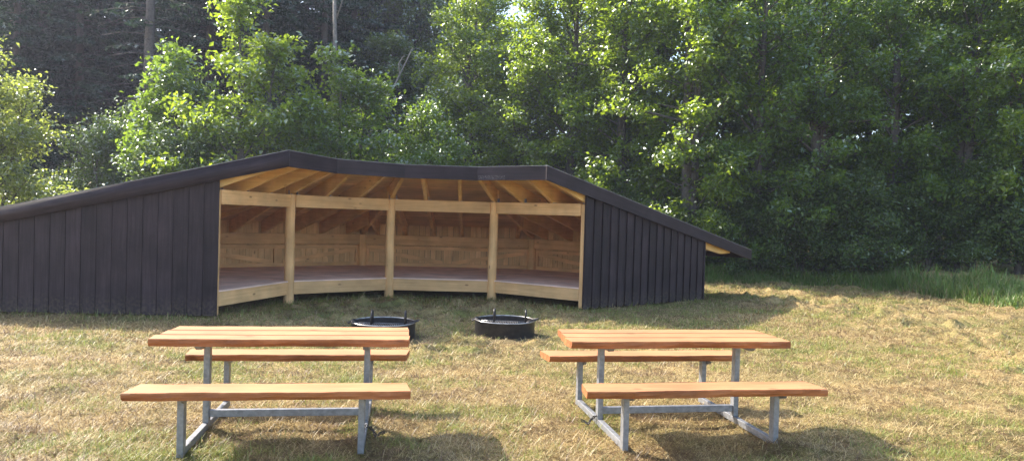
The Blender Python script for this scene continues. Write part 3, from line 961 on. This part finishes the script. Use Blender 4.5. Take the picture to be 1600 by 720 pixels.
def spruce(seed, H, rad, base):
    r = np.random.default_rng(seed)
    tr = MB()
    tr.tube([(0, 0, -.3), (.03, 0, H * .3), (0, .04, H * .7), (0, 0, H)], [.022 * H * .7, .017 * H * .7, .008 * H, .01], 8)
    Q = []; 
    z = .8
    while z < H - .2:
        u = max(0, (z - base) / (H - base))
        dead = z < base
        nbr = 7 if not dead else 4
        for i in range(nbr):
            az = r.random() * 6.28
            ln = (rad * (1 - u) ** .85 + .15) * (.75 + .4 * r.random()) if not dead else rad * (.35 + .5 * r.random())
            dv = np.array([math.cos(az), math.sin(az), 0])
            zz0 = z + r.random() * .3
            tip = np.array([0, 0, zz0]) + dv * ln + np.array([0, 0, -.22 * ln + .12 * u * ln])
            mid = np.array([0, 0, zz0]) + dv * ln * .5 + np.array([0, 0, -.05 * ln])
            tr.tube([(0, 0, zz0), mid, tip], [.022, .013, .004], 3, False)
            if dead and r.random() < .7: continue
            side = np.array([-dv[1], dv[0], 0])
            nt_ = int(ln * (11 if not dead else 4)) + 3
            for j in range(nt_):
                f = .18 + .82 * (j + r.random()) / nt_
                o = (np.array([0, 0, zz0]) * (1 - f) + tip * f) + np.array([0, 0, .12 * ln * f * (1 - f)])
                sg = 1 if j % 2 else -1
                tl_ = .22 + .34 * (1 - f) * ln * .5 + .1 * r.random()
                td = unit(dv * .65 + side * sg * (.8 + .2 * r.random()) + np.array([0, 0, -.25 - .35 * r.random()]))
                Q.append((o, td, tl_))
        z += .30 + .12 * r.random()
    o = np.array([q[0] for q in Q]); d = np.array([q[1] for q in Q]); l = np.array([q[2] for q in Q])
    V = []; Fs = []; b = 0
    for k in range(4):            # each twig is four crossed, broken needle blades
        nr = unit(np.cross(d, r.normal(size=d.shape)))
        w_ = (.035 + .03 * r.random(len(l)))[:, None]
        s0 = (k / 4) * l[:, None] * .8
        dd = unit(d + .35 * r.normal(size=d.shape))
        a = o + d * s0; e = a + dd * l[:, None] * .42
        P = np.stack([a - nr * w_ * .4, a + nr * w_ * .4, (a + e) / 2 + nr * w_, e, (a + e) / 2 - nr * w_], 1)
        V.append(P.reshape(-1, 3)); Fs.append(np.arange(len(l) * 5).reshape(-1, 5) + b); b += len(l) * 5
    return tr.mesh('trunk', True), np_mesh('crown', np.concatenate(V), np.concatenate(Fs))

def at_px(px, D):      # where a column of the picture meets depth D
    return (px - 800) / F * D
def plant(name, meshes, leafm, barkm, px, D, label, cat, group=None, rz=None, sc=1.0, sz=None):
    x = at_px(px, D)
    z = float(ground_h(x, D))
    t = empty(name, (x, D, z), random.random() * 6.28 if rz is None else rz)
    t.scale = (sc, sc, sc if sz is None else sz)
    tag(t, label, cat, group)
    a = bpy.data.objects.new('trunk', meshes[0]); b_ = bpy.data.objects.new('crown', meshes[1])
    for o, m in ((a, barkm), (b_, leafm)):
        COL.objects.link(o); o.parent = t
        if not o.data.materials: o.data.materials.append(m)
        elif o.data.materials[0] != m:
            o.material_slots[0].link = 'OBJECT'; o.material_slots[0].material = m
    return t

# young bright trees behind the roof, left of centre
plant('young_tree', broadleaf(1, 7.2, 2.1, 1.0, 50, .15, 2, 'cone', 8, 15, spread=.19, upright=.55), leaf_bright, bark, 385, 19.2,
      'tallest bright green young tree rising behind the left roof peak', 'tree')
plant('young_tree', broadleaf(2, 5.6, 1.15, 2.3, 24, .15, 1, 'cone', 7, 15, spread=.19, upright=.5), leaf_mid, bark, 275, 19.6,
      'shorter green young tree left of the tallest young one', 'tree')
plant('young_tree', broadleaf(3, 5.7, 1.7, .8, 42, .13, 2, 'dome', 8, 17, spread=.19, upright=.5), leaf_mid, bark, 535, 20.4,
      'duller green young tree right of the tallest young one', 'tree')
plant('sapling', broadleaf(4, 4.35, .7, 1.0, 20, .13, 1, 'cone', 6, 16, upright=.8), leaf_bright, bark, 478, 19.0,
      'slender bright sapling standing just above the left roof peak', 'sapling')
# bush at left edge
plant('willow_bush', broadleaf(5, 4.9, 1.35, .2, 56, .09, 3, 'cone', 8, 18, upright=.6, spread=.18), leaf_olive, bark, -5, 15.0,
      'yellow green sunlit bush at the left edge above the low end of the roof', 'bush')
plant('bush', broadleaf(6, 4.0, 1.7, .2, 50, .095, 3, 'dome', 9, 26, upright=.5), leaf_dark, bark, 165, 20.6,
      'rounded dim green bush between the left edge bush and the young trees', 'bush')
plant('bush', broadleaf(7, 4.5, 1.5, .2, 46, .10, 3, 'dome', 8, 24, upright=.5), leaf_mid, bark, 655, 20.6,
      'dim green bush behind the middle of the roof below the dark gap', 'bush')
plant('bush', broadleaf(8, 3.3, 1.6, .2, 46, .10, 3, 'dome', 8, 22, upright=.5), leaf_dark, bark, 290, 18.9,
      'low dim bush just above the left roof slope under the shorter young tree', 'bush')
# alders on the right
A = [broadleaf(20 + i, 9.9 + i * .4, 2.15 + .12 * (i % 3), .5, 82, .135, (2, 1, 2, 1)[i], 'oval', 9, 15, upright=.35, spread=.18) for i in range(4)]
spec = [(742, 25.4, 0, leaf_bright, 'bright alder tree at the left end of the right hand wood beside the dark gap', 1.0, 1.0),
        (822, 24.6, 2, leaf_bright, 'bright alder tree directly below the patch of open sky', .95, .80),
        (888, 23.4, 1, leaf_bright, 'bright alder tree just right of the patch of open sky', .95, 1.0),
        (968, 22.2, 3, leaf_bright, 'alder tree straight above the right roof peak', 1.0, 1.0),
        (1078, 20.9, 0, leaf_bright, 'alder tree with yellow lit sprays above the right roof slope', 1.0, 1.02),
        (1180, 20.6, 1, leaf_mid, 'dark leaved tree behind the low right end of the roof', .95, 1.02),
        (1285, 20.4, 2, leaf_mid, 'tree right of the roof end, first from it', .95, 1.0),
        (1390, 20.6, 3, leaf_mid, 'tree in the middle of the shaded right hand wood', .9, 1.0),
        (1490, 19.6, 0, leaf_mid, 'tree next to the rightmost one in the shaded wood', .9, 1.0),
        (1600, 18.9, 1, leaf_bright, 'rightmost tree with bright sprays at the right edge', .9, 1.0),
        (1735, 19.2, 2, leaf_mid, 'tree just beyond the right edge of the picture', .9, 1.0)]
for i, (px, D, k, lm, lab, sc, sz) in enumerate(spec):
    plant('alder_tree', A[k], lm, bark, px, D, lab, 'tree', 'alder trees along the right hand wood', rz=i * 2.1, sc=sc, sz=sz)
B = [broadleaf(40 + i, 10.3, 2.8, 1.0, 80, .15, 1, 'oval', 8, 16, upright=.3) for i in range(3)]
for i, (px, D) in enumerate([(575, 33), (640, 34.5), (690, 36), (600, 29.5), (745, 31), (835, 29.5), (930, 27.5), (1030, 26.0), (1130, 25.5), (1240, 25), (1350, 25), (1460, 24.5), (1570, 24), (1680, 23), (1800, 23), (960, 31.5), (1100, 30), (1180, 30), (1300, 30), (1420, 29.5), (1540, 29)]):
    plant('background_tree', B[i % 3], leaf_dark, bark, px, D,
          'tall dark leaved tree deep in the wood behind the front row', 'tree', 'dark leaved trees deep in the wood', rz=i * 1.7, sc=.95 + .1 * (i % 2), sz={835: .86, 600: .8, 745: 1.0, 575: 1.3, 640: 1.3, 690: 1.3}.get(px, .95 if D < 27 else 1.12))
# shrubs at the foot of the right wood
Sb = [broadleaf(60 + i, 2.3, 1.15, .05, 40, .085, 4, 'dome', 8, 24, upright=.6, spread=.17) for i in range(3)]
for i, px in enumerate((1120, 1185, 1250, 1320, 1385, 1450, 1520, 1590, 1050, 960)):
    D = 20.6 - max(0, (px - 1150)) * .0042
    plant('shrub', Sb[i % 3], leaf_dark, bark, px, D, 'low dark shrub at the foot of the right hand wood', 'shrub', 'shrubs at the foot of the wood', rz=i * 1.3, sc=.8 + .12 * (i % 4))
# dark spruces on the left
C = [spruce(80 + i, 12.6 + i * .7, 2.4, (2.5, 4.5, 10.2)[i]) for i in range(3)]
sp = [(20, 25.5), (120, 27), (228, 24.2), (320, 27.5), (410, 26), (500, 28), (70, 31), (180, 32), (290, 32), (380, 33), (470, 32.5), (560, 33), (-60, 29), (-120, 26), (640, 36), (730, 37), (-40, 34), (520, 37), (400, 38), (250, 38), (110, 38), (-90, 42), (20, 44), (150, 43), (215, 45), (335, 44), (440, 43), (545, 42), (600, 44), (660, 42), (700, 45), (0, 36), (90, 35), (360, 36), (215, 35.5), (165, 29.5), (270, 29), (360, 30), (450, 29.5), (60, 28.5), (545, 31)]
for i, (px, D) in enumerate(sp):
    lab = 'dark spruce in the shaded wood behind the left wall'
    if px == 228: lab = 'dark spruce with a bare grey trunk showing above the shorter young tree'
    k = 2 if px == 228 else i % 2
    plant('spruce', C[k], needle, bark, px, D, lab, 'spruce', 'dark spruces behind the left wall', rz=i * 1.9, sc=(.95 + .05 * (i % 4)) * (1.0 if D < 30 else 1.22))
# dead leaning birch and pale forked trunk in the dark gap
def dead_tree(px, D, pts, rad, label, branches):
    t = empty('bare_trunk', (at_px(px, D), D, float(ground_h(at_px(px, D), D))))
    tag(t, label, 'dead tree')
    mb = MB(); mb.tube(pts, rad, 7); mb.build('trunk', bark_pale, t, smooth=True)
    for b_ in branches:
        m2 = MB(); m2.tube(b_, [.03, .02, .008][:len(b_)], 5); m2.build('branch', bark_pale, t, smooth=True)
dead_tree(482, 23.0, [(0, 0, -.2), (1.0, 0, 2.2), (2.3, .1, 4.8), (3.2, .1, 6.8)], [.06, .055, .04, .010],
          'thin pale dead trunk leaning right in the dark gap', [[(2.3, .1, 4.8), (2.7, -.2, 5.1), (3.1, -.3, 5.1)], [(2.8, .1, 5.9), (2.75, .2, 6.3), (2.9, .3, 6.6)]])
dead_tree(516, 25.6, [(0, 0, -.2), (.05, 0, 3), (0, 0, 7.3), (-.12, 0, 10.2)], [.10, .09, .075, .05],
          'pale forked trunk standing in the dark wood above the duller young tree', [[(.0, 0, 8.0), (.28, 0, 8.9), (.36, .1, 10.2)]])

# ------------------------------------------------------------------ haze
mb = MB(); mb.box(-70, 70, -12, 75, -1.6, 22)  # haze volume added mostly to imitate lens glare over the dark trees
hz, nt, out = new_mat('glare_haze')
pv = N(nt, 'ShaderNodeVolumePrincipled'); pv.inputs['Color'].default_value = (.76, .80, 1.0, 1); pv.inputs['Density'].default_value = .0009; pv.inputs['Anisotropy'].default_value = .4
nt.links.new(pv.outputs[0], out.inputs['Volume'])
tag(mb.build('haze', hz), 'thin pale haze added mostly in place of lens glare', 'haze', kind='stuff')
